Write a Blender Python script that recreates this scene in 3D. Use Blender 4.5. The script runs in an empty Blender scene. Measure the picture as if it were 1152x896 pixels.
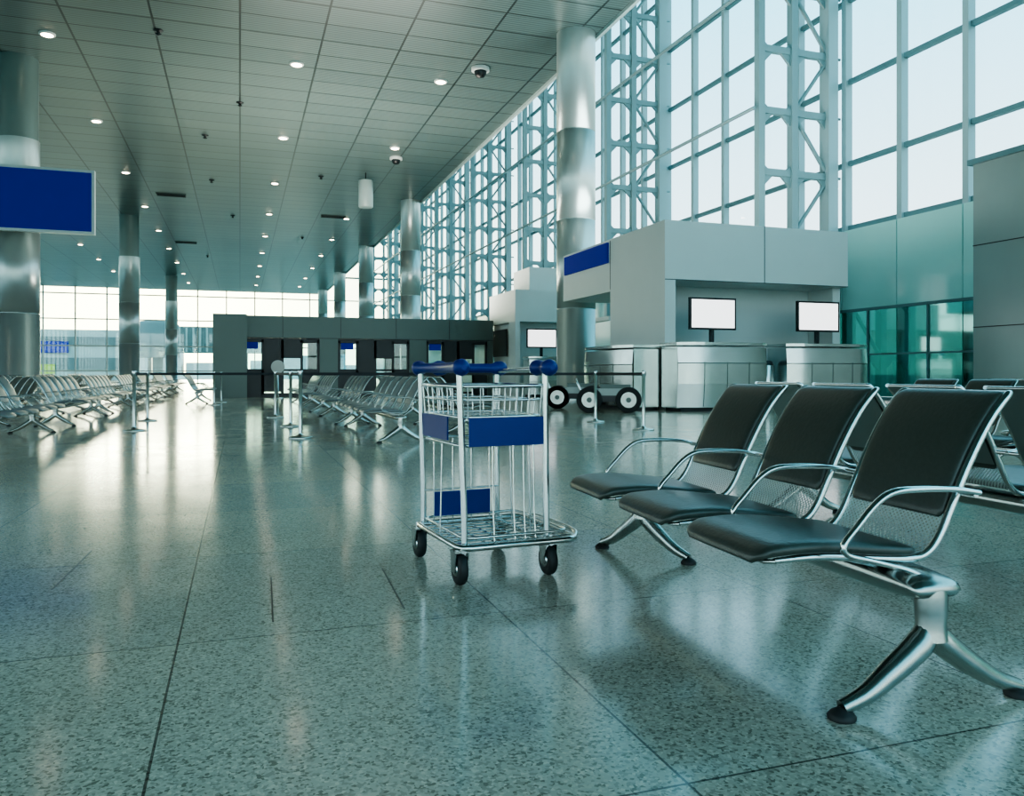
import bpy, math, random
from mathutils import Vector, Matrix
random.seed(3)
TH=math.radians(18.78); F=900.0; HZ=420.0; CH=0.92
CS,SN=math.cos(TH),math.sin(TH)
def ground(px,py):
    d=CH*F/(py-HZ); u=(px-576)/F
    return (d*(CS*u+SN), d*(CS-SN*u))
# ------------------------------------------------------------ materials
def newmat(name):
    m=bpy.data.materials.new(name); m.use_nodes=True
    nt=m.node_tree; b=nt.nodes['Principled BSDF']
    return m,nt,b
def pmat(name,col,rough=.5,metal=0,noise=0.0,nscale=8,bump=0,emis=None,es=0,spec=None,coat=0):
    m,nt,b=newmat(name)
    b.inputs['Base Color'].default_value=(*col,1); b.inputs['Roughness'].default_value=rough
    b.inputs['Metallic'].default_value=metal
    if spec is not None: b.inputs['Specular IOR Level'].default_value=spec
    if coat: b.inputs['Coat Weight'].default_value=coat
    if emis: b.inputs['Emission Color'].default_value=(*emis,1); b.inputs['Emission Strength'].default_value=es
    if noise or bump:
        tc=nt.nodes.new('ShaderNodeTexCoord'); n=nt.nodes.new('ShaderNodeTexNoise')
        n.inputs['Scale'].default_value=nscale; n.inputs['Detail'].default_value=4
        nt.links.new(tc.outputs['Object'],n.inputs['Vector'])
        if noise:
            r=nt.nodes.new('ShaderNodeMapRange'); r.inputs['To Min'].default_value=1-noise; r.inputs['To Max'].default_value=1+noise
            nt.links.new(n.outputs['Fac'],r.inputs['Value'])
            mx=nt.nodes.new('ShaderNodeVectorMath'); mx.operation='SCALE'; mx.inputs[0].default_value=col
            nt.links.new(r.outputs['Result'],mx.inputs['Scale']); nt.links.new(mx.outputs['Vector'],b.inputs['Base Color'])
        if bump:
            bp=nt.nodes.new('ShaderNodeBump'); bp.inputs['Strength'].default_value=bump; bp.inputs['Distance'].default_value=.01
            nt.links.new(n.outputs['Fac'],bp.inputs['Height']); nt.links.new(bp.outputs['Normal'],b.inputs['Normal'])
    return m
def glassmat(name,tint,gloss=.1,rough=.02,gcol=(1,1,1)):
    m=bpy.data.materials.new(name); m.use_nodes=True; nt=m.node_tree; nt.nodes.clear()
    o=nt.nodes.new('ShaderNodeOutputMaterial'); t=nt.nodes.new('ShaderNodeBsdfTransparent'); g=nt.nodes.new('ShaderNodeBsdfGlossy')
    t.inputs[0].default_value=(*tint,1); g.inputs['Roughness'].default_value=rough; g.inputs['Color'].default_value=(*gcol,1)
    mx=nt.nodes.new('ShaderNodeMixShader'); mx.inputs[0].default_value=gloss
    nt.links.new(t.outputs[0],mx.inputs[1]); nt.links.new(g.outputs[0],mx.inputs[2]); nt.links.new(mx.outputs[0],o.inputs[0])
    return m
def floor_mat():
    m,nt,b=newmat('terrazzo_floor'); N=nt.nodes.new; L=nt.links.new
    tc=N('ShaderNodeTexCoord'); mp=N('ShaderNodeMapping'); mp.inputs['Location'].default_value=(.2,-1.57,0)
    L(tc.outputs['Object'],mp.inputs['Vector'])
    v=N('ShaderNodeTexVoronoi'); v.inputs['Scale'].default_value=125; L(tc.outputs['Object'],v.inputs['Vector'])
    sep=N('ShaderNodeSeparateColor'); L(v.outputs['Color'],sep.inputs[0])
    cr=N('ShaderNodeValToRGB'); e=cr.color_ramp; e.interpolation='CONSTANT'
    e.elements[0].color=(.22,.205,.16,1); e.elements[0].position=0
    e.elements[1].color=(.38,.35,.285,1); e.elements[1].position=.12
    x=e.elements.new(.32); x.color=(.53,.48,.39,1)
    x=e.elements.new(.72); x.color=(.61,.55,.445,1)
    x=e.elements.new(.92); x.color=(.72,.65,.53,1)
    L(sep.outputs[0],cr.inputs[0])
    n=N('ShaderNodeTexNoise'); n.inputs['Scale'].default_value=.9; n.inputs['Detail'].default_value=3; L(tc.outputs['Object'],n.inputs['Vector'])
    mr=N('ShaderNodeMapRange'); mr.inputs['To Min'].default_value=.85; mr.inputs['To Max'].default_value=1.12; L(n.outputs['Fac'],mr.inputs['Value'])
    br=N('ShaderNodeTexBrick'); br.offset=0; br.inputs['Scale'].default_value=1; br.inputs['Brick Width'].default_value=1.15; br.inputs['Row Height'].default_value=1.36
    br.inputs['Mortar Size'].default_value=.0035; br.inputs['Mortar Smooth'].default_value=0
    br.inputs['Color1'].default_value=(.90,.91,.92,1); br.inputs['Color2'].default_value=(1.08,1.03,.97,1); br.inputs['Mortar'].default_value=(.2,.2,.2,1)
    L(mp.outputs[0],br.inputs['Vector'])
    a=N('ShaderNodeMix'); a.data_type='RGBA'; a.blend_type='MULTIPLY'; a.inputs[0].default_value=1; L(cr.outputs[0],a.inputs[6]); L(br.outputs['Color'],a.inputs[7])
    s=N('ShaderNodeVectorMath'); s.operation='SCALE'; L(a.outputs[2],s.inputs[0]); L(mr.outputs[0],s.inputs['Scale'])
    L(s.outputs[0],b.inputs['Base Color'])
    r2=N('ShaderNodeMapRange'); r2.inputs['To Min'].default_value=.08; r2.inputs['To Max'].default_value=.19
    n2=N('ShaderNodeTexNoise'); n2.inputs['Scale'].default_value=2.5; n2.inputs['Detail'].default_value=5; L(tc.outputs['Object'],n2.inputs['Vector']); L(n2.outputs['Fac'],r2.inputs['Value'])
    L(r2.outputs[0],b.inputs['Roughness'])
    b.inputs['IOR'].default_value=1.55
    return m
def ceil_mat():
    m,nt,b=newmat('ceiling_metal_panels'); N=nt.nodes.new; L=nt.links.new
    tc=N('ShaderNodeTexCoord')
    br=N('ShaderNodeTexBrick'); br.offset=0; br.inputs['Scale'].default_value=1; br.inputs['Brick Width'].default_value=2.7; br.inputs['Row Height'].default_value=1.35
    br.inputs['Mortar Size'].default_value=.035; br.inputs['Mortar Smooth'].default_value=0
    br.inputs['Color1'].default_value=(.125,.185,.18,1); br.inputs['Color2'].default_value=(.15,.215,.205,1); br.inputs['Mortar'].default_value=(.03,.045,.045,1)
    L(tc.outputs['Object'],br.inputs['Vector'])
    w=N('ShaderNodeTexWave'); w.bands_direction='Y'; w.inputs['Scale'].default_value=2.2; L(tc.outputs['Object'],w.inputs['Vector'])
    mr=N('ShaderNodeMapRange'); mr.inputs['To Min'].default_value=.6; mr.inputs['To Max'].default_value=1.1; L(w.outputs['Fac'],mr.inputs['Value'])
    s=N('ShaderNodeVectorMath'); s.operation='SCALE'; L(br.outputs['Color'],s.inputs[0]); L(mr.outputs[0],s.inputs['Scale'])
    L(s.outputs[0],b.inputs['Base Color']); b.inputs['Roughness'].default_value=.33; b.inputs['Metallic'].default_value=.3
    return m
def perf_mat():
    m=bpy.data.materials.new('perforated_steel'); m.use_nodes=True; nt=m.node_tree; N=nt.nodes.new; L=nt.links.new
    b=nt.nodes['Principled BSDF']; o=nt.nodes['Material Output']
    b.inputs['Base Color'].default_value=(.6,.65,.63,1); b.inputs['Metallic'].default_value=.4; b.inputs['Roughness'].default_value=.4
    tc=N('ShaderNodeTexCoord'); mp=N('ShaderNodeMapping'); mp.inputs['Scale'].default_value=(0,1,1.25); mp.inputs['Rotation'].default_value=(math.radians(45),0,0); v=N('ShaderNodeTexVoronoi'); v.inputs['Scale'].default_value=85; v.inputs['Randomness'].default_value=0; v.voronoi_dimensions='3D'
    L(tc.outputs['Object'],mp.inputs[0]); L(mp.outputs[0],v.inputs['Vector'])
    lt=N('ShaderNodeMath'); lt.operation='LESS_THAN'; lt.inputs[1].default_value=.33; L(v.outputs['Distance'],lt.inputs[0])
    t=N('ShaderNodeBsdfTransparent'); mx=N('ShaderNodeMixShader'); L(lt.outputs[0],mx.inputs[0]); L(b.outputs[0],mx.inputs[1]); L(t.outputs[0],mx.inputs[2]); L(mx.outputs[0],o.inputs[0])
    return m
M={}
M['floor']=floor_mat(); M['ceil']=ceil_mat(); M['perf']=perf_mat()
M['leather']=pmat('black_leather',(.045,.054,.045),.34,0,.2,60,.12)
M['leather_grey']=pmat('grey_vinyl',(.15,.18,.18),.3,0,.1,30)
M['chrome']=pmat('polished_aluminium',(.62,.66,.65),.16,1)
M['castalu']=pmat('cast_aluminium',(.42,.45,.43),.26,1,.08,15)
M['beam']=pmat('grey_beam_steel',(.2,.24,.23),.35,.6)
M['rubber']=pmat('black_rubber',(.015,.017,.017),.6)
M['blue']=pmat('blue_plastic',(.005,.022,.17),.4,spec=.3)
M['bluesign']=pmat('blue_sign_face',(.003,.016,.24),.7,emis=(.0,.014,.30),es=.12,spec=.1)
M['steel']=pmat('brushed_steel',(.60,.65,.63),.24,1,.15,3)
M['column']=pmat('column_cladding',(.46,.54,.53),.3,.65,.08,1)
M['columntop']=pmat('column_upper_dark',(.17,.24,.23),.35,.4,.08,1)  # darker colour, close to the ceiling's, for the upper left columns
M['white']=pmat('white_panel',(.60,.66,.64),.45,0,.03,2)
M['whitedk']=pmat('white_panel_recess',(.62,.69,.67),.5)
M['dark']=pmat('dark_cladding',(.08,.115,.105),.35,.3)
M['black']=pmat('black_frame',(.01,.014,.016),.4)
M['truss']=pmat('truss_paint',(.20,.31,.325),.4,.1)
M['post']=pmat('post_paint',(.30,.42,.44),.4,.1)
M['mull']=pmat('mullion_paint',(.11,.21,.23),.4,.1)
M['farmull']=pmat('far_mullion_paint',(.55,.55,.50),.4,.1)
M['glass']=glassmat('window_glass',(.80,.94,.95),.06)
M['tealglass']=glassmat('teal_fritted_glass',(.12,.32,.30),.35,.05,(.5,.82,.76))
M['tealpanel']=pmat('teal_back_painted_glass',(.42,.72,.69),.12,0,.08,.5,coat=.3)
M['metalwall']=pmat('grey_metal_wall',(.28,.34,.325),.35,.4,.08,1)
M['screen']=pmat('screen_white',(.8,.8,.8),.3,emis=(.95,.92,.92),es=1.1)
M['lamp']=pmat('lamp_emitter',(1,1,1),.3,emis=(1,.78,.55),es=13)
M['asphalt']=pmat('apron_concrete',(.38,.35,.29),.8,0,.15,.05)
M['ext']=pmat('exterior_cladding',(.50,.49,.45),.6)
M['extd']=pmat('exterior_dark',(.18,.19,.18),.6)
M['belt']=pmat('black_belt',(.012,.015,.017),.7)
M['yellow']=pmat('yellow_panel',(.5,.55,.05),.5)
M['fascia']=pmat('fascia_paint',(.44,.56,.55),.35,.1)
# ------------------------------------------------------------ builder
class B:
    def __init__(s): s.v=[];s.f=[];s.m=[];s.sm=[];s.mats=[]
    def mi(s,k):
        if k not in s.mats: s.mats.append(k)
        return s.mats.index(k)
    def add(s,vs,fs,k,smooth=False):
        o=len(s.v); s.v+= [tuple(p) for p in vs]; i=s.mi(k)
        for f in fs: s.f.append([o+a for a in f]); s.m.append(i); s.sm.append(smooth)
    def box(s,x0,x1,y0,y1,z0,z1,k):
        vs=[(x,y,z) for z in(z0,z1) for y in(y0,y1) for x in(x0,x1)]
        s.add(vs,[(0,2,3,1),(4,5,7,6),(0,1,5,4),(2,6,7,3),(0,4,6,2),(1,3,7,5)],k)
    def bar(s,p,q,w,h,k):
        p=Vector(p);q=Vector(q);t=(q-p).normalized(); up=Vector((0,0,1)) if abs(t.z)<.95 else Vector((1,0,0))
        a=t.cross(up).normalized(); b=a.cross(t).normalized(); vs=[]
        for c in(p,q):
            for i,j in((-1,-1),(1,-1),(1,1),(-1,1)): vs.append(c+a*i*w/2+b*j*h/2)
        s.add(vs,[(0,3,2,1),(4,5,6,7),(0,1,5,4),(1,2,6,5),(2,3,7,6),(3,0,4,7)],k)
    def tube(s,pts,r,k,n=10,closed=False,flat=1.0,sub=0):
        pts=[Vector(p) for p in pts]
        rs=list(r) if isinstance(r,(list,tuple)) else [r]*len(pts)
        if sub:
            P=[];R=[];N=len(pts)
            for i in range(N if closed else N-1):
                p0=pts[i-1] if (i>0 or closed) else pts[0]*2-pts[1]; p1=pts[i];p2=pts[(i+1)%N]
                p3=pts[(i+2)%N] if (closed or i+2<N) else pts[-1]*2-pts[-2]
                for j in range(sub):
                    t=j/sub
                    P.append(.5*((2*p1)+(-p0+p2)*t+(2*p0-5*p1+4*p2-p3)*t*t+(-p0+3*p1-3*p2+p3)*t**3)); R.append(rs[i]*(1-t)+rs[(i+1)%N]*t)
            if not closed: P.append(pts[-1]);R.append(rs[-1])
            pts,rs=P,R
        N=len(pts); vs=[]; nrm=None
        for i in range(N):
            a=pts[i-1] if (i>0 or closed) else pts[0]; b=pts[(i+1)%N] if (i<N-1 or closed) else pts[-1]
            t=(b-a).normalized()
            if nrm is None:
                up=Vector((0,1,0)) if abs(t.y)<.9 else Vector((0,0,1)); nrm=up-t*up.dot(t)
            nrm=(nrm-t*nrm.dot(t)).normalized(); bn=t.cross(nrm)
            for j in range(n):
                an=2*math.pi*j/n; vs.append(pts[i]+nrm*math.cos(an)*rs[i]+bn*math.sin(an)*rs[i]*flat)
        fs=[]
        for i in range(N if closed else N-1):
            for j in range(n):
                a=i*n+j;b=i*n+(j+1)%n;c=((i+1)%N)*n+(j+1)%n;d=((i+1)%N)*n+j; fs.append((a,b,c,d))
        s.add(vs,fs,k,True)
        if not closed:
            s.add(vs[:n],[tuple(range(n-1,-1,-1))],k); s.add(vs[-n:],[tuple(range(n))],k)
    def lathe(s,c,prof,k,n=24,axis='z',smooth=True):
        vs=[]
        for r,z in prof:
            for j in range(n):
                a=2*math.pi*j/n; x,y=r*math.cos(a),r*math.sin(a)
                if axis=='z': vs.append((c[0]+x,c[1]+y,c[2]+z))
                elif axis=='x': vs.append((c[0]+z,c[1]+x,c[2]+y))
                else: vs.append((c[0]+x,c[1]+z,c[2]+y))
        fs=[(i*n+j,i*n+(j+1)%n,(i+1)*n+(j+1)%n,(i+1)*n+j) for i in range(len(prof)-1) for j in range(n)]
        s.add(vs,fs,k,smooth)
        s.add(vs[:n],[tuple(range(n-1,-1,-1))],k); s.add(vs[-n:],[tuple(range(n))],k)
    def pad(s,path,y,ws,ths,k,sub=4):
        P=[];W=[];T=[];N=len(path);pp=[Vector((a,0,z)) for a,z in path]
        for i in range(N-1):
            p0=pp[i-1] if i>0 else pp[0]*2-pp[1];p1=pp[i];p2=pp[i+1];p3=pp[i+2] if i+2<N else pp[-1]*2-pp[-2]
            for j in range(sub):
                t=j/sub;P.append(.5*((2*p1)+(-p0+p2)*t+(2*p0-5*p1+4*p2-p3)*t*t+(-p0+3*p1-3*p2+p3)*t**3));W.append(ws[i]*(1-t)+ws[i+1]*t);T.append(ths[i]*(1-t)+ths[i+1]*t)
        P.append(pp[-1]);W.append(ws[-1]);T.append(ths[-1])
        n=20;vs=[]
        for i,p in enumerate(P):
            a=P[max(i-1,0)];b=P[min(i+1,len(P)-1)];t=(b-a).normalized();nn=Vector((-t.z,0,t.x))
            for j in range(n):
                an=2*math.pi*j/n;c,si=math.cos(an),math.sin(an)
                cx=math.copysign(abs(c)**.22,c);cy=math.copysign(abs(si)**.55,si)
                vs.append(p+Vector((0,y+cx*W[i]/2,0))+nn*cy*T[i]/2)
        m=len(P);fs=[(i*n+j,i*n+(j+1)%n,(i+1)*n+(j+1)%n,(i+1)*n+j) for i in range(m-1) for j in range(n)]
        fs.append(tuple(range(n-1,-1,-1)));fs.append(tuple(range((m-1)*n,m*n)))
        s.add(vs,fs,k,True)
    def mesh(s,name):
        me=bpy.data.meshes.new(name); me.from_pydata(s.v,[],s.f)
        for k in s.mats: me.materials.append(M[k])
        for p,i,q in zip(me.polygons,s.m,s.sm): p.material_index=i; p.use_smooth=q
        me.update(); return me
    def obj(s,name,loc=(0,0,0),rz=0,bevel=0):
        o=bpy.data.objects.new(name,s.mesh(name)); bpy.context.scene.collection.objects.link(o)
        o.location=loc;o.rotation_euler=(0,0,rz)
        if bevel:
            md=o.modifiers.new('bevel','BEVEL');md.width=bevel;md.segments=2;md.limit_method='ANGLE'
        return o
def inst(o,loc,rz=0,name=None):
    c=bpy.data.objects.new(name or o.name.split('.')[0],o.data); bpy.context.scene.collection.objects.link(c)
    c.location=loc;c.rotation_euler=(0,0,rz)
    return c
# ------------------------------------------------------------ shell
XL,XR=-36.0,21.3; YB,YF=-14.0,120.0; HC=12.46; XE=11.5; HR=27.0
b=B(); b.box(XL,XR,YB,YF,-.3,0,'floor'); b.obj('floor')
b=B()
for (p,q) in (((305,650),(307,700)),((430,640),(455,685)),((58,664),(103,620))):
    a=ground(*p);c=ground(*q); b.bar((a[0],a[1],.0005),(c[0],c[1],.0005),.006,.002,'black')
b.obj('trim_1')
b=B(); b.box(XL,XE,YB,YF,HC,HC+.3,'ceil'); b.obj('ceiling')
b=B(); b.box(XE,XE+.12,YB,YF,HC-.12,HC+.7,'fascia'); b.obj('trim_2')
b=B(); b.box(XE+.12,XE+.4,YB,YF,HC+.4,HR,'white'); b.obj('wall_skylight_block')  # unseen upper wall, included to keep skylight off the ceiling top
b=B(); b.box(XE,XR+.4,YB,YF,HR,HR+.3,'whitedk'); b.obj('roof')
# right glazed wall
zs=[6.24,8.6,11.6,14.6,17.7,20.7,23.8,26.9]
b=B(); b.box(XR,XR+.03,YB,YF,6.24,HR,'glass'); b.obj('window_1')
b=B(); y=18.7-2.6*12; i=0
while y<YF:
    b.box(XR-.30,XR-.01,y-.11,y+.11,0.0,HR,'post'); y+=2.6
for z in zs: b.box(XR-.2,XR-.01,YB,YF,z-.08,z+.08,'mull')
b.obj('window_frame_right')
b=B(); y=18.7-2.6*12
while y<YF:
    b.box(XR-.40,XR-.34,y+.02,y+2.58,3.2,6.1,'tealpanel')
    for q in(0,1.3): b.box(XR-.40,XR-.34,y+q+.02,y+q+1.28,.12,3.14,'tealglass')
    b.box(XR-.44,XR-.33,y+1.27,y+1.33,0,3.14,'mull')
    y+=2.6
b.box(XR-.44,XR-.33,YB,YF,3.12,3.22,'mull'); b.box(XR-.42,XR-.34,YB,YF,1.55,1.61,'mull')
b.box(XR-.30,XR-.28,YB,YF,0,.1,'mull')
b.obj('wall_right')
# far glazed wall
b=B(); b.box(XL,XE+.1,YF,YF+.03,0,HC,'glass'); b.box(XE+.1,XR,YF,YF+.03,0,HR,'glass'); b.obj('window_2')
b=B(); x=XL
while x<XR:
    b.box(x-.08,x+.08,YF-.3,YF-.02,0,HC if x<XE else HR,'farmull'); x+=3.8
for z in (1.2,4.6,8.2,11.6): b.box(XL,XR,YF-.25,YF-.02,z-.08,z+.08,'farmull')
for z in (15,18,21,24): b.box(XE,XR,YF-.25,YF-.02,z-.12,z+.12,'mull')
b.obj('window_frame_far')
b=B(); b.box(XL-.03,XL,YB,YF,0,HC,'glass'); b.obj('window_3')
b=B(); y=YB
while y<YF: b.box(XL,XL+.25,y-.1,y+.1,0,HC,'mull'); y+=4
for z in(2.5,5,7.5,10): b.box(XL,XL+.2,YB,YF,z-.08,z+.08,'mull')
b.obj('window_frame_left')
b=B(); b.box(XL,XR,YB-.03,YB,0,HC,'glass'); b.box(XE,XR,YB-.03,YB,HC,HR,'glass'); b.obj('window_4')
b=B(); x=XL
while x<XR: b.box(x-.1,x+.1,YB,YB+.25,0,HC,'mull'); x+=3.8
for z in(2.5,5,7.5,10): b.box(XL,XR,YB,YB+.2,z-.08,z+.08,'mull')
b.obj('window_frame_back')
# metal wall volume at right
b=B()
b.box(17.9,20.85,2,15.7,0,6.28,'metalwall')
for z in(2.1,4.2): b.box(17.885,17.9,2,15.7,z-.012,z+.012,'black')
for y in(13.3,10.9,8.5): b.box(17.885,17.9,y-.012,y+.012,0,6.28,'black')
b.box(17.8,20.85,2,15.8,6.28,6.42,'mull'); b.obj('wall_metal_clad')
b=B(); b.box(16.5,16.7,34,110,0,3.4,'tealpanel'); b.box(16.35,16.85,34,110,3.4,3.6,'white'); b.obj('wall_partition')
# ------------------------------------------------------------ columns
def column(x,y,r,h,head=None):
    b=B(); pr=[(r+.05,0),(r+.05,.3),(r,.32)]
    z=3.1; top=head or h
    while z<top-.5: pr+=[(r,z-.02),(r-.03,z-.015),(r-.03,z+.015),(r,z+.02)]; z+=3.0
    pr+=[(r,top)]
    b.lathe((0,0,0),pr,'column',36)
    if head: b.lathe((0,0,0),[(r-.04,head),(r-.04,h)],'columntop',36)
    o=b.obj('column',(x,y,0)); return o
for y in(25.1,53,73.1,93.2,113): column(10.84,y,.66,HC)
for y in(33.6,64.7,103): column(-7.7,y,.70,HC,9.45)
for y in(33.6,64.7,103): column(-24,y,.70,HC,9.45)
# ------------------------------------------------------------ trusses
def truss(y):
    b=B(); xa,xm,xb=17.5,18.9,20.5; H=HR
    b.bar((xa,0,0),(xa,0,H),.28,.26,'truss'); b.bar((xm,0,0),(xm,0,H),.30,.26,'truss'); b.bar((xb,0,0),(xb,0,H),.50,.42,'post')
    z=1.5;i=0
    while z<H-.5:
        b.box(xa,xb,-.09,.09,z-.12,z+.12,'truss')
        for x,sg in((xa,1),(xm,-1),(xm,1),(xb,-1)):
            vs=[(x,-.05,z-.65),(x+sg*.55,-.05,z-.09),(x,-.05,z+.4),(x,.05,z-.65),(x+sg*.55,.05,z-.09),(x,.05,z+.4)]
            b.add(vs,[(0,1,2),(5,4,3),(0,3,4,1),(1,4,5,2),(2,5,3,0)],'truss')
        if z+2.2<H:
            b.tube([(xb,0,z),(xm,0,z+2.2)] if i%2 else [(xm,0,z),(xb,0,z+2.2)],.075,'truss',8)
        b.tube([(xb,0,z),(21.0,0,z)],.05,'truss',8)
        z+=2.2;i+=1
    b.obj('truss_column',(0,y,0))
for k in range(0,8): truss(24.1+12.4*k)
b=B()
for z in(10.3,14.7,19.1,23.5):
    b.tube([(17.2,24,z),(17.2,YF-.5,z)],.07,'truss',8)
b.obj('wind_bracing')
# ------------------------------------------------------------ ceiling fittings
b=B()
b.lathe((0,0,0),[(.26,0),(.26,-.05),(.2,-.06)],'white',20); b.lathe((0,0,0),[(.19,-.062),(.17,-.075)],'lamp',20)
dl=None
for k in range(-1,9):
    for x in(-13.5,-6.2,2.0,7.5):
        loc=(x,30.8+9.86*k,HC)
        if dl is None: dl=b.obj('ceiling_downlight',loc)
        else: inst(dl,loc)
b=B(); b.lathe((0,0,0),[(.34,0),(.34,-.12),(.3,-.14)],'white',24); b.lathe((0,0,0),[(.24,-.14),(.22,-.26),(.14,-.35),(.03,-.38)],'black',24)
dm=b.obj('security_camera_dome',(8.6,29.0,HC-.005)); inst(dm,(7.9,42.5,HC-.005))
b=B(); b.box(-.9,.9,-.35,.35,-.05,0,'dark')
for i in range(8): b.box(-.85,.85,-.3+i*.08,-.28+i*.08,-.08,-.05,'black')
vt=b.obj('ceiling_vent',(-5.4,26.6,HC)); inst(vt,(-4.2,56,HC)); inst(vt,(6.5,60,HC)); inst(vt,(-4.5,76,HC))
b=B(); b.lathe((0,0,0),[(.16,0),(.16,-.03),(.06,-.05),(.05,-.12),(.11,-.14),(.02,-.18)],'black',12)
sp=b.obj('smoke_detector',(-1.6,41.5,HC))
for p in((-2.6,29.3),(-1.6,51),(-.5,62),(0,36),(4.5,48),(5,70),(-3,84),(2,90)): inst(sp,(*p,HC))
b=B(); b.lathe((0,0,0),[(.03,0),(.03,-.6)],'black',8); b.lathe((0,0,-.4),[(.1,0),(.4,-.05),(.42,-.1),(.42,-1.55),(.38,-1.6),(.3,-1.62)],'fascia',28)
b.obj('hanging_loudspeaker',(6.85,46.3,HC))
# ------------------------------------------------------------ hanging information sign
b=B(); b.box(-9.8,-4.95,32.05,32.3,5.9,8.2,'fascia'); b.box(-9.7,-5.05,32.02,32.06,6.0,8.1,'bluesign')
b.box(-8.2,-8.0,32.3,33.1,6.4,6.6,'steel'); b.box(-7.4,-7.2,32.3,33.1,6.4,6.6,'steel'); b.box(-8.2,-8.0,32.3,33.1,7.5,7.7,'steel'); b.box(-7.4,-7.2,32.3,33.1,7.5,7.7,'steel')
b.obj('blue_information_sign')
# ------------------------------------------------------------ check in kiosk
b=B()
b.box(10.0,15.6,17.6,24.2,3.25,4.74,'white'); b.box(10.0,10.3,17.6,20.7,0,3.25,'white')
b.box(10.3,15.6,18.9,20.7,0,3.25,'whitedk'); b.box(15.35,15.6,17.9,18.9,0,3.25,'white')
b.box(12.92,12.935,17.592,17.6,3.25,4.74,'black'); b.box(9.992,10,20.69,20.71,3.3,4.7,'black')
b.box(10.0,15.6,17.595,17.6,3.25,3.27,'black')
b.box(9.94,10.0,20.8,24.0,4.08,4.66,'bluesign')
b.obj('service_kiosk')
def counter(w,h):
    b=B()
    pr=[(.06,.08),(.0,.10),(-.05,h*.4),(-.06,h*.7),(-.03,h-.12)]
    for i in range(len(pr)-1):
        (y0,z0),(y1,z1)=pr[i],pr[i+1]; vs=[];m=12
        for j in range(m+1):
            t=j/m; bow=-.18*(1-(2*t-1)**4); x=w*t
            vs+= [(x,y0+bow,z0),(x,y1+bow,z1)]
        b.add(vs,[(2*j,2*j+2,2*j+3,2*j+1) for j in range(m)],'steel',True)
    b.box(.02,w-.02,.0,.75,.08,h-.1,'steel'); b.box(.1,w-.1,-.05,.7,0,.1,'black')
    vs=[];m=12
    for j in range(m+1):
        t=j/m;bow=-.22*(1-(2*t-1)**4);x=-.02+(w+.04)*t;vs+=[(x,bow-.04,h-.07),(x,bow-.04,h),(x,.8,h-.07),(x,.8,h)]
    fs=[]
    for j in range(m):
        a=4*j;c=a+4; fs+=[(a,c,c+1,a+1),(a+1,c+1,c+3,a+3),(a+2,a+0,c+0,c+2)]
    fs+=[(0,1,3,2),(4*m,4*m+2,4*m+3,4*m+1)]
    b.add(vs,fs,'steel')
    for t in(.25,.5,.75):
        bow=-.18*(1-(2*t-1)**4); b.bar((w*t,bow-.055,h*.4),(w*t,bow-.065,h*.72),.012,.012,'dark'); b.bar((w*t,bow-.005,.12),(w*t,bow-.055,h*.4),.012,.012,'dark')
    for z,yy in((h*.7,-.062),):
        pts=[(w*j/m,yy-.18*(1-(2*j/m-1)**4),z) for j in range(m+1)]; b.tube(pts,.012,'dark',6)
    return b
c1=counter(2.5,1.66).obj('check_in_counter',(9.85,17.0-.22,0)); inst(c1,(12.95,17.0-.22,0))
counter(2.9,1.62).obj('check_in_counter',(9.15,20.5,0),-math.pi/2)
def screen(w,h):
    b=B(); b.box(-w/2,w/2,-.04,.04,0,h,'black'); b.box(-w/2+.05,w/2-.05,-.045,-.035,.05,h-.05,'screen')
    b.box(-.05,.05,0,.08,-.34,.1,'black'); b.box(-.2,.2,-.1,.15,-.34,-.32,'black'); return b
s1=screen(1.33,.80).obj('display_monitor',(11.2,17.35,2.005)); inst(s1,(14.4,17.35,2.005))
b=B(); b.lathe((0,0,0),[(.2,0),(.22,.02),(.22,1.1),(.2,1.12)],'steel',20); b.lathe((0,0,1.12),[(.2,0),(.17,.1),(.1,.12)],'black',20); b.obj('litter_bin',(12.66,17.2,0))
b=B(); b.box(10.2,13.6,29.6,33.0,2.95,4.2,'white'); b.box(10.2,10.4,29.6,30.4,0,2.95,'white'); b.box(10.4,13.6,30.4,33.0,0,2.95,'whitedk')
b.box(10.17,10.2,30.6,32.6,1.6,2.7,'black'); b.box(11.3,13.0,31,33,4.2,5.3,'white'); b.obj('service_kiosk')
s2=screen(1.25,.75).obj('display_monitor',(11.15,29.2,1.905))
counter(2.7,1.56).obj('check_in_counter',(10.45,28.7,0))
# ------------------------------------------------------------ gate building
b=B(); x0,x1,y0,y1,h=-.65,10.05,32.0,38.0,3.12
ops=[(.05,2.95),(3.65,6.5),(7.2,9.8)]
for yy,t in((y0,.25),(y1-.25,.25)):
    xs=[x0]+[v for o in ops for v in o]+[x1]
    for i in range(0,len(xs),2): b.box(xs[i],xs[i+1],yy,yy+t,0,h-.85,'dark')
    b.box(x0,x1,yy,yy+t,h-.85,h,'dark')
b.box(x0,x0+.2,y0+.25,y1-.25,0,h,'dark'); b.box(x1-.2,x1,y0+.25,y1-.25,0,h,'dark'); b.box(x0+.2,x1-.2,y0+.25,y1-.25,h-.3,h,'dark')
b.box(x0-.3,x0+.9,y0-.6,y0,0,h,'dark')
for z in(2.27,): b.box(x0,x1,y0-.02,y0,z,z+.02,'black')
for i in range(1,5): b.box(x0+i*2.2,x0+i*2.2+.02,y0-.012,y0,2.3,h,'black')
b.obj('gate_building')
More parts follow.
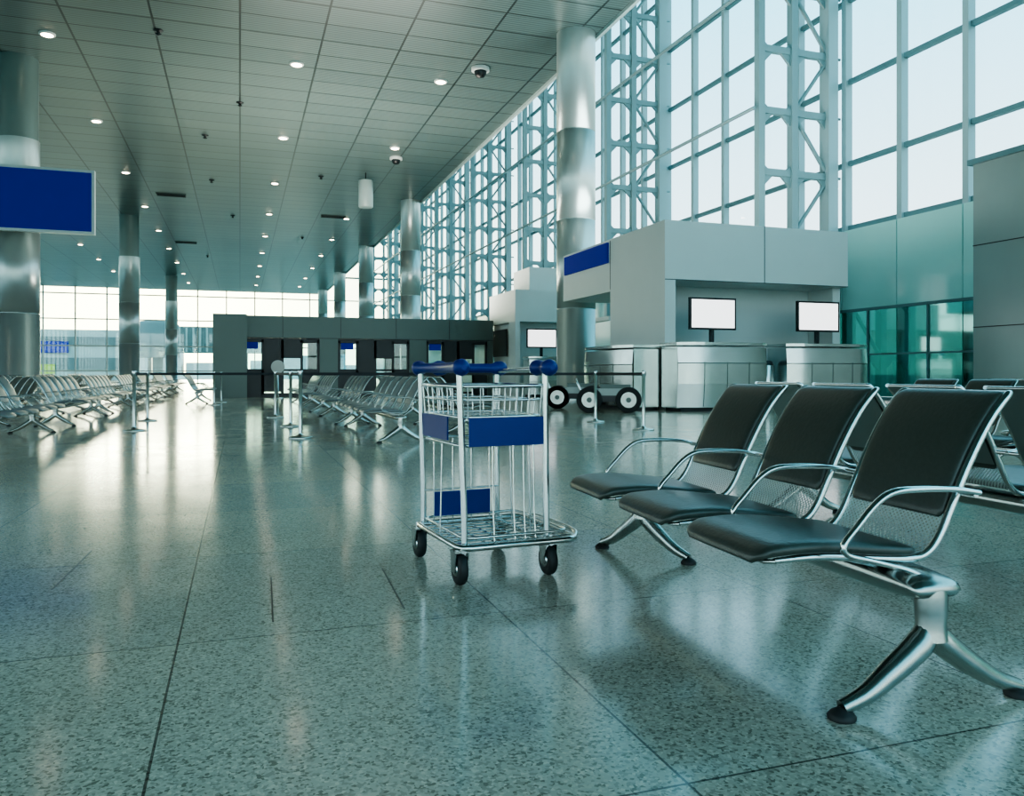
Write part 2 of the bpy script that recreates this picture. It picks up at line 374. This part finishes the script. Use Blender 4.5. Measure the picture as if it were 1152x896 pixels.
for i,(a,c) in enumerate(ops):
    b=B(); w=c-a
    b.box(0,w,0,.12,2.1,2.26,'black')
    for x in(0,w*.25,w*.5,w*.75,w-.1): b.box(x,x+.1,0,.12,0,2.2,'black')
    b.box(0,w,.03,.09,0,.15,'black'); b.box(0,w,.03,.09,1.0,1.08,'black'); b.box(.1,w-.1,.05,.06,.15,2.15,'glass')
    b.box(.12,.6,-.06,.0,1.85,2.1,'bluesign'); b.box(w*.5,w*.75,.0,.03,1.5,2.1,'black')
    b.box(w*.28,w*.5,.0,.03,.2,2.1,'black'); b.box(w*.75,w-.1,.0,.03,.1,1.05,'black'); b.box(.1,w*.28,.0,.03,.1,1.05,'black')
    b.obj('door_%d'%(i+1),(a,32.06,0))
b=B(); b.lathe((0,0,0),[(.22,0),(.22,.03),(.03,.05),(.03,1.0)],'steel',16); b.lathe((0,-.06,1.15),[(.24,-.02),(.24,.02)],'ext',24,'y')
b.obj('round_sign_stand',(1.3,30.2,0))
# ------------------------------------------------------------ beam seating
def bench(n,cush='leather',simple=False,pitch=.57,farleg=0,fls=1,ext=.07):
    b=B(); L=pitch*n; s0=.035; sub=3 if simple else 5; tn=6 if simple else 12
    ch='chrome' if not simple else 'castalu'
    for i in range(n):
        c=s0+pitch*(i+.5)
        b.pad([(-.455,.395),(-.44,.415),(-.39,.432),(-.25,.435),(-.08,.418),(.03,.408),(.06,.405)],c,[.36,.43,.465,.475,.475,.465,.43],[.018,.03,.040,.042,.040,.034,.02],cush,sub)
        b.pad([(.165,.495),(.175,.515),(.205,.585),(.25,.68),(.305,.77),(.355,.835),(.382,.856),(.397,.86)],c,[.375,.40,.405,.41,.415,.42,.415,.395],[.015,.026,.03,.03,.028,.026,.02,.012],cush,sub)
        pr=[(.03,.392),(.09,.40),(.13,.435),(.162,.50),(.20,.58)]
        vs=[]
        for a,z in pr: vs+=[(a+.012,c-.212,z),(a+.012,c+.212,z)]
        b.add(vs,[(2*k,2*k+1,2*k+3,2*k+2) for k in range(len(pr)-1)],'perf',True)
        pr=[(.185,.52),(.215,.58),(.262,.675),(.318,.768),(.37,.835),(.40,.858)]
        vs=[]
        for a,z in pr: vs+=[(a+.012,c-.205,z-.004),(a+.012,c+.205,z-.004)]
        b.add(vs,[(2*k,2*k+1,2*k+3,2*k+2) for k in range(len(pr)-1)],'beam',True)
        for sg in(-1,1):
            y=c+sg*.216
            b.tube([(-.40,y-sg*.01,.402),(-.25,y,.408),(-.08,y,.392),(.04,y,.385),(.10,y,.40),(.145,y,.45),(.19,y,.54),(.25,y,.66),(.32,y,.775),(.385,y,.85),(.41,y-sg*.01,.860)],[.008]+[.0125]*9+[.009],ch,tn,sub=1 if simple else 4)
            b.bar((-.16,c+sg*.17,.402),(.03,c+sg*.17,.355),.03,.035,'castalu')
        b.tube([(.40,c-.205,.858),(.40,c+.205,.858)],.009,ch,8)
        b.tube([(-.40,c-.215,.402),(-.42,c-.19,.398),(-.42,c+.19,.398),(-.40,c+.215,.402)],.007,ch,8)
    for i in range(n+1):
        y=s0+pitch*i
        b.tube([(.215,y,.578),(.12,y,.592),(0,y,.596),(-.08,y,.59),(-.135,y,.56),(-.19,y,.505),(-.235,y,.455),(-.225,y,.425),(-.15,y,.405),(-.04,y,.375),(.02,y,.35)],[.010,.012,.013,.013,.012,.011,.011,.011,.011,.011,.011],ch,tn,sub=1 if simple else 4,flat=.75)
        b.tube([(.205,y-(.065 if i else 0),.575),(.205,y+(.065 if i<n else 0),.575)],.010,ch,8)
    ye=L+ext
    b.pad([(-.06,.325),(-.035,.33),(.065,.33),(.09,.325)],ye/2,[ye+.06,ye+.08,ye+.08,ye+.06],[.04,.078,.078,.04],'castalu',2)
    for y in(0,ye):
        b.tube([(.015,y,.33),(.015,y,.30),(.015,y,.23),(.015,y,.19)],[.042,.044,.04,.045],'castalu',16,sub=2)
        ca,sa=(1,0) if (y==0 or not farleg) else (math.cos(farleg)*fls,math.sin(farleg)*fls)
        for sg,fx in((-1,-.285),(1,.30)):
            b.tube([(.015+ca*q,y+sa*q,zz) for q,zz in((0,.23),(sg*.04,.175),(sg*.13,.11),(fx*.72,.06),(fx,.03))],[.03,.038,.033,.026,.02],'castalu',14,sub=4,flat=1.0)
            b.lathe((.015+ca*fx,y+sa*fx,0),[(.036,0),(.038,.008),(.03,.018),(.012,.03)],'rubber',16)
    return b
tilt=-math.radians(3.7)
fb=bench(3,farleg=-math.radians(58),fls=.88,ext=.19).obj('beam_seating',(1.785,1.715,0),tilt)
bk=bench(4).mesh('beam_seating'); 
def place(me,loc,rz):
    o=bpy.data.objects.new('beam_seating',me); bpy.context.scene.collection.objects.link(o); o.location=loc;o.rotation_euler=(0,0,rz);return o
place(bk,(3.45,4.3,0),math.pi+tilt)
b4=bench(4,simple=True).mesh('beam_seating')
g6=bench(6,'leather_grey',True).mesh('beam_seating')
g5=bench(5,'leather_grey',True).mesh('beam_seating')
place(b4,(5.6,3.6,0),0); place(b4,(7.2,5.9,0),math.pi)
place(g6,(2.0,10.5,0),0); place(g5,(1.9,14.6,0),0); place(g5,(1.85,19.5,0),0); place(g5,(1.85,23.2,0),0)
place(b4,(3.3,14.2,0),math.pi); place(b4,(3.3,18.2,0),math.pi)
for y in(14.0,19.1,23.6,28.6,33.5,39,44):
    place(g6,(-3.0,y,0),math.pi)
    place(b4,(-4.1,y-3.2,0),0)
for y in(21.5,26,31,36,42): place(g6,(-6.6,y,0),math.pi)
place(g5,(-1.2,28.5,0),math.pi)
# ------------------------------------------------------------ luggage trolley
b=B(); T=b.tube
def post(x,y,x2,y2,z0=.12,z1=.93): T([(x,y,z0),(x*.995,y*.995,.3),(x2,y2,z1)],.0145,'chrome',12,sub=2)
for x,y in((-.2,-.29),(-.2,.29),(.2,-.29),(.2,.29)):
    post(x,y,x*1.04-.01,y*.96)
for x,y in((-.215,-.29),(-.215,.29),(.215,-.29),(.215,.29)):
    cx,cy=x-.002,y+.01
    b.lathe((cx,cy,.070),[(.02,-.022),(.05,-.02),(.064,-.018),(.070,-.009),(.070,.009),(.064,.018),(.05,.02),(.02,.022)],'rubber',28,'x')
    b.lathe((cx,cy,.070),[(.012,-.026),(.032,-.024),(.034,.024),(.012,.026)],'chrome',16,'x')
    for sg in(-1,1):
        b.add([(cx+sg*.031,cy-.02,.055),(cx+sg*.031,cy+.02,.055),(cx+sg*.031,cy+.035,.146),(cx+sg*.031,cy-.035,.146),(cx+sg*.027,cy-.02,.055),(cx+sg*.027,cy+.02,.055),(cx+sg*.027,cy+.035,.146),(cx+sg*.027,cy-.035,.146)],[(0,1,2,3),(7,6,5,4),(0,4,5,1),(1,5,6,2),(3,2,6,7),(0,3,7,4)],'castalu')
    b.box(cx-.033,cx+.033,cy-.036,cy+.036,.142,.149,'castalu'); b.lathe((cx,cy,.147),[(.02,0),(.02,.03)],'chrome',12)
def loop(x0,x1,y0,y1,z,r,k='chrome',c=.05):
    pts=[(x0+c,y0,z),(x1-c,y0,z),(x1-c*.3,y0+c*.3,z),(x1,y0+c,z),(x1,y1-c,z),(x1-c*.3,y1-c*.3,z),(x1-c,y1,z),(x0+c,y1,z),(x0+c*.3,y1-c*.3,z),(x0,y1-c,z),(x0,y0+c,z),(x0+c*.3,y0+c*.3,z)]
    T(pts,r,k,10,closed=True)
loop(-.23,.34,-.335,.31,.165,.0145); loop(-.20,.31,-.30,.28,.20,.007)
T([(.34,-.30,.165),(.38,-.2,.18),(.385,.18,.18),(.34,.28,.165)],.011,'chrome',10,sub=5)
for i in range(9): 
    y=-.27+i*.0675; T([(-.22,y,.168),(.2,y,.168),(.33,y,.172)],.0052,'chrome',6)
for i in range(6): 
    x=-.17+i*.09; T([(x,-.33,.163),(x,.305,.163)],.0055,'chrome',6)
T([(-.215,-.33,.155),(-.215,.3,.155)],.014,'chrome',10); T([(.205,-.33,.155),(.205,.3,.155)],.014,'chrome',10)
loop(-.215,.20,-.285,.285,.862,.0095); loop(-.21,.195,-.275,.275,.80,.005); loop(-.205,.19,-.27,.27,.725,.008); loop(-.203,.19,-.27,.27,.60,.008)
for i in range(7):
    x=-.18+i*.06
    for s in(-1,1): T([(x,s*.284,.862),(x*.97,s*.27,.715)],.0032,'chrome',6)
    T([(x,-.27,.72),(x,.27,.72)],.0032,'chrome',6)
for i in range(8):
    y=-.25+i*.0714
    T([(-.214,y,.862),(-.205,y*.97,.715)],.0032,'chrome',6); T([(.2,y,.862),(.19,y*.97,.715)],.0032,'chrome',6)
    T([(-.2,y,.718),(.19,y,.718)],.0032,'chrome',6)
loop(-.18,.18,-.12,.25,.80,.005)
b.box(-.175,.19,-.287,-.280,.597,.722,'blue'); b.box(-.219,-.212,-.12,.24,.615,.722,'blue'); b.box(-.15,.15,.262,.268,.205,.325,'blue')
b.box(.206,.212,-.25,.25,.605,.722,'blue')
for x in(-.06,.04,.09,.14): T([(x,-.276,.60),(x,-.285,.30),(x,-.30,.17)],.004,'chrome',6)
for x in(-.15,-.05,.05,.15): T([(x,.272,.60),(x,.272,.17)],.004,'chrome',6)
T([(-.2,0,.60),(-.21,0,.17)],.004,'chrome',6)
T([(.2,-.1,.6),(.21,-.1,.17)],.004,'chrome',6); T([(.2,.12,.6),(.21,.12,.17)],.004,'chrome',6)
T([(-.2,.275,.335),(.2,.275,.335)],.005,'chrome',8); T([(-.2,.275,.20),(.2,.275,.20)],.005,'chrome',8)
def grip(p,q,r=.024):
    p=Vector(p);q=Vector(q); L=(q-p).length; t=(q-p)/L
    ps=[];rs=[]
    for d,rr in((0,.012),(.008,.028),(.03,.038),(.06,.036),(.085,r),(L*.5,r),(L-.085,r),(L-.06,.036),(L-.03,.038),(L-.008,.028),(L,.012)):
        ps.append(p+t*d);rs.append(rr)
    T(ps,rs,'blue',16)
grip((-.218,-.34,.945),(-.218,.34,.945)); grip((-.16,.28,.945),(.25,.28,.945)); grip((.198,-.36,.945),(.198,-.16,.945))
T([(.195,-.2,.94),(.195,.28,.93)],.011,'chrome',10)
b.obj('luggage_trolley',(1.095,3.666,0),math.radians(5.2))
# ------------------------------------------------------------ queue stanchions
def stn():
    b=B(); b.lathe((0,0,0),[(.17,0),(.175,.01),(.165,.022),(.06,.035),(.035,.05),(.027,.07),(.027,.86),(.034,.865),(.034,.95),(.03,.96),(.01,.963)],'steel',24)
    b.box(-.038,.038,-.015,.015,.875,.94,'black'); return b
P={k:ground(*k) for k in((151,485),(166,474),(310,470),(338,493),(327,480),(241,456),(249,453),(670,475),(724,484))}
st=None
for k,(x,y) in P.items():
    if st is None: st=stn().obj('queue_stanchion',(x,y,0))
    else: inst(st,(x,y,0))
b=B()
def belt(k1,k2):
    a=Vector((*P[k1],.905));c=Vector((*P[k2],.905)); t=(c-a).normalized()*.045; b.bar(a+t,c-t,.004,.05,'belt')
belt((151,485),(166,474)); belt((166,474),(310,470)); belt((310,470),(327,480)); belt((327,480),(338,493)); belt((241,456),(249,453)); belt((670,475),(724,484)); belt((327,480),(670,475))
b.obj('retractable_belt')
# ------------------------------------------------------------ baggage carts near counter
b=B(); b.box(-.62,.62,-.22,.22,.26,.40,'black'); b.box(-.55,.55,-.25,.25,.40,.56,'beam'); b.box(-.2,.5,-.2,.2,.56,.66,'dark')
for x in(-.45,.45):
    for y in(-.29,.29):
        R=.30
        b.lathe((x,y,R),[(R-.06,-.03),(R-.015,-.03)],'rubber',28,'y',False); b.lathe((x,y,R),[(R-.015,-.03),(R,-.015),(R,.015),(R-.015,.03)],'rubber',28,'y',False)
        b.lathe((x,y,R),[(R-.12,-.04),(R-.12,.04)],'castalu',24,'y',False)
        b.lathe((x,y,R),[(.06,-.055),(.06,.055)],'dark',16,'y',False)
T=b.tube; T([(-.62,-.2,.4),(-.74,-.2,.7),(-.76,0,.78),(-.74,.2,.7),(-.62,.2,.4)],.02,'chrome',10,sub=4)
x,y=ground(653,460); cc=b.obj('baggage_cart',(x-.1,y+.1,0),-.45); x,y=ground(697,463); inst(cc,(x-.45,y-.35,0),-.45)
# ------------------------------------------------------------ exterior
b=B(); b.box(-400,400,YF+.1,700,-.5,-.2,'asphalt'); b.box(XR+.2,400,-200,YF+.1,-.5,-.2,'asphalt'); b.box(-400,XL-.2,-200,YF+.1,-.5,-.2,'asphalt'); b.box(XL-.2,XR+.2,-200,YB-.1,-.5,-.2,'asphalt'); b.obj('ground')
b=B(); b.box(-60,-18,150,175,-.2,8.2,'ext'); b.box(-60,-18,149.8,150,5.5,7,'extd'); b.box(-60,-18,149.8,150,1.5,3.5,'extd'); b.box(-34,-27,149.6,149.8,4.3,6.2,'bluesign'); b.box(-32,-29,149.6,149.8,.8,2.4,'yellow'); b.obj('terminal_annex')
b=B(); b.box(-11.5,4,138,142,4.2,8.4,'extd')
for i in range(15): b.box(-11.3+i*1.02,-11.0+i*1.02,137.85,138,4.3,8.3,'ext')
b.lathe((-12.5,140,3.4),[(3.2,0),(3.2,5.2),(2.6,5.8)],'extd',24); b.tube([(-12.5,140,-.2),(-12.5,140,3.4)],.8,'extd',16)
b.tube([(-2,138.5,-.2),(-2,138.5,4.2)],.3,'extd',12); b.tube([(1,141.5,-.2),(1,141.5,4.2)],.3,'extd',12); b.tube([(-2,138.5,.5),(1,141.5,4)],.15,'extd',8)
b.obj('jet_bridge')
b=B()
random.seed(5)
for i in range(26):
    x=-190+i*15; b.box(x,x+13,420,440,-.2,5+random.random()*9,'ext')
b.obj('distant_buildings')
# ------------------------------------------------------------ world / lights
w=bpy.data.worlds.new('sky'); bpy.context.scene.world=w; w.use_nodes=True; nt=w.node_tree; N=nt.nodes.new; L=nt.links.new
bg=nt.nodes['Background']; tc=N('ShaderNodeTexCoord'); sx=N('ShaderNodeSeparateXYZ'); L(tc.outputs['Generated'],sx.inputs[0])
cr=N('ShaderNodeValToRGB'); e=cr.color_ramp; e.elements[0].position=0; e.elements[0].color=(.95,.87,.79,1); e.elements[1].position=1; e.elements[1].color=(.24,.60,.72,1)
x=e.elements.new(.16); x.color=(.84,.81,.86,1); x=e.elements.new(.42); x.color=(.34,.68,.86,1)
L(sx.outputs['Z'],cr.inputs[0])
sd=Vector((-.0947,1.088,.085)).normalized()
dt=N('ShaderNodeVectorMath'); dt.operation='DOT_PRODUCT'; L(tc.outputs['Generated'],dt.inputs[0]); dt.inputs[1].default_value=sd
mx0=N('ShaderNodeMath'); mx0.operation='MAXIMUM'; mx0.inputs[1].default_value=0; L(dt.outputs['Value'],mx0.inputs[0])
pw=N('ShaderNodeMath'); pw.operation='POWER'; pw.inputs[1].default_value=30; L(mx0.outputs[0],pw.inputs[0])
sc=N('ShaderNodeVectorMath'); sc.operation='SCALE'; sc.inputs[0].default_value=(3.0,2.1,1.0); L(pw.outputs[0],sc.inputs['Scale'])
ad=N('ShaderNodeVectorMath'); ad.operation='ADD'; L(cr.outputs[0],ad.inputs[0]); L(sc.outputs[0],ad.inputs[1])
L(ad.outputs[0],bg.inputs['Color']); bg.inputs['Strength'].default_value=2.15
sl=bpy.data.lights.new('sun','SUN'); sl.energy=.3; sl.color=(1,.75,.5); sl.angle=.15
so=bpy.data.objects.new('sun',sl); bpy.context.scene.collection.objects.link(so); so.rotation_euler=(-sd).to_track_quat('-Z','Y').to_euler(); so.location=(0,60,30)
def area(name,loc,sx_,sy_,p,col,up):
    l=bpy.data.lights.new(name,'AREA'); l.shape='RECTANGLE'; l.size=sx_; l.size_y=sy_; l.energy=p; l.color=col
    o=bpy.data.objects.new(name,l); bpy.context.scene.collection.objects.link(o); o.location=loc
    if up: o.rotation_euler=(math.pi,0,0)
area('gate_fill_light',(4.7,35,3.2),9,5,1500,(1,.92,.8),True)  # added fill lamp aimed up to brighten the ceiling, no real fitting
area('kiosk_fill_light',(12.8,21,4.8),5,5,500,(.9,1,.97),True)  # second added upward fill, hidden above the kiosk top
# ------------------------------------------------------------ camera
cd=bpy.data.cameras.new('camera'); cam=bpy.data.objects.new('camera',cd); bpy.context.scene.collection.objects.link(cam)
cd.sensor_width=36; cd.lens=36*F/1152; cd.shift_y=-(448-HZ)/1152; cd.clip_end=2000; cd.clip_start=.05
cam.location=(0,0,CH); cam.rotation_euler=(math.pi/2,0,-TH); bpy.context.scene.camera=cam
vs=bpy.context.scene.view_settings; vs.view_transform='AgX'
try: vs.look='AgX - Medium High Contrast'
except: pass
vs.exposure=0.9
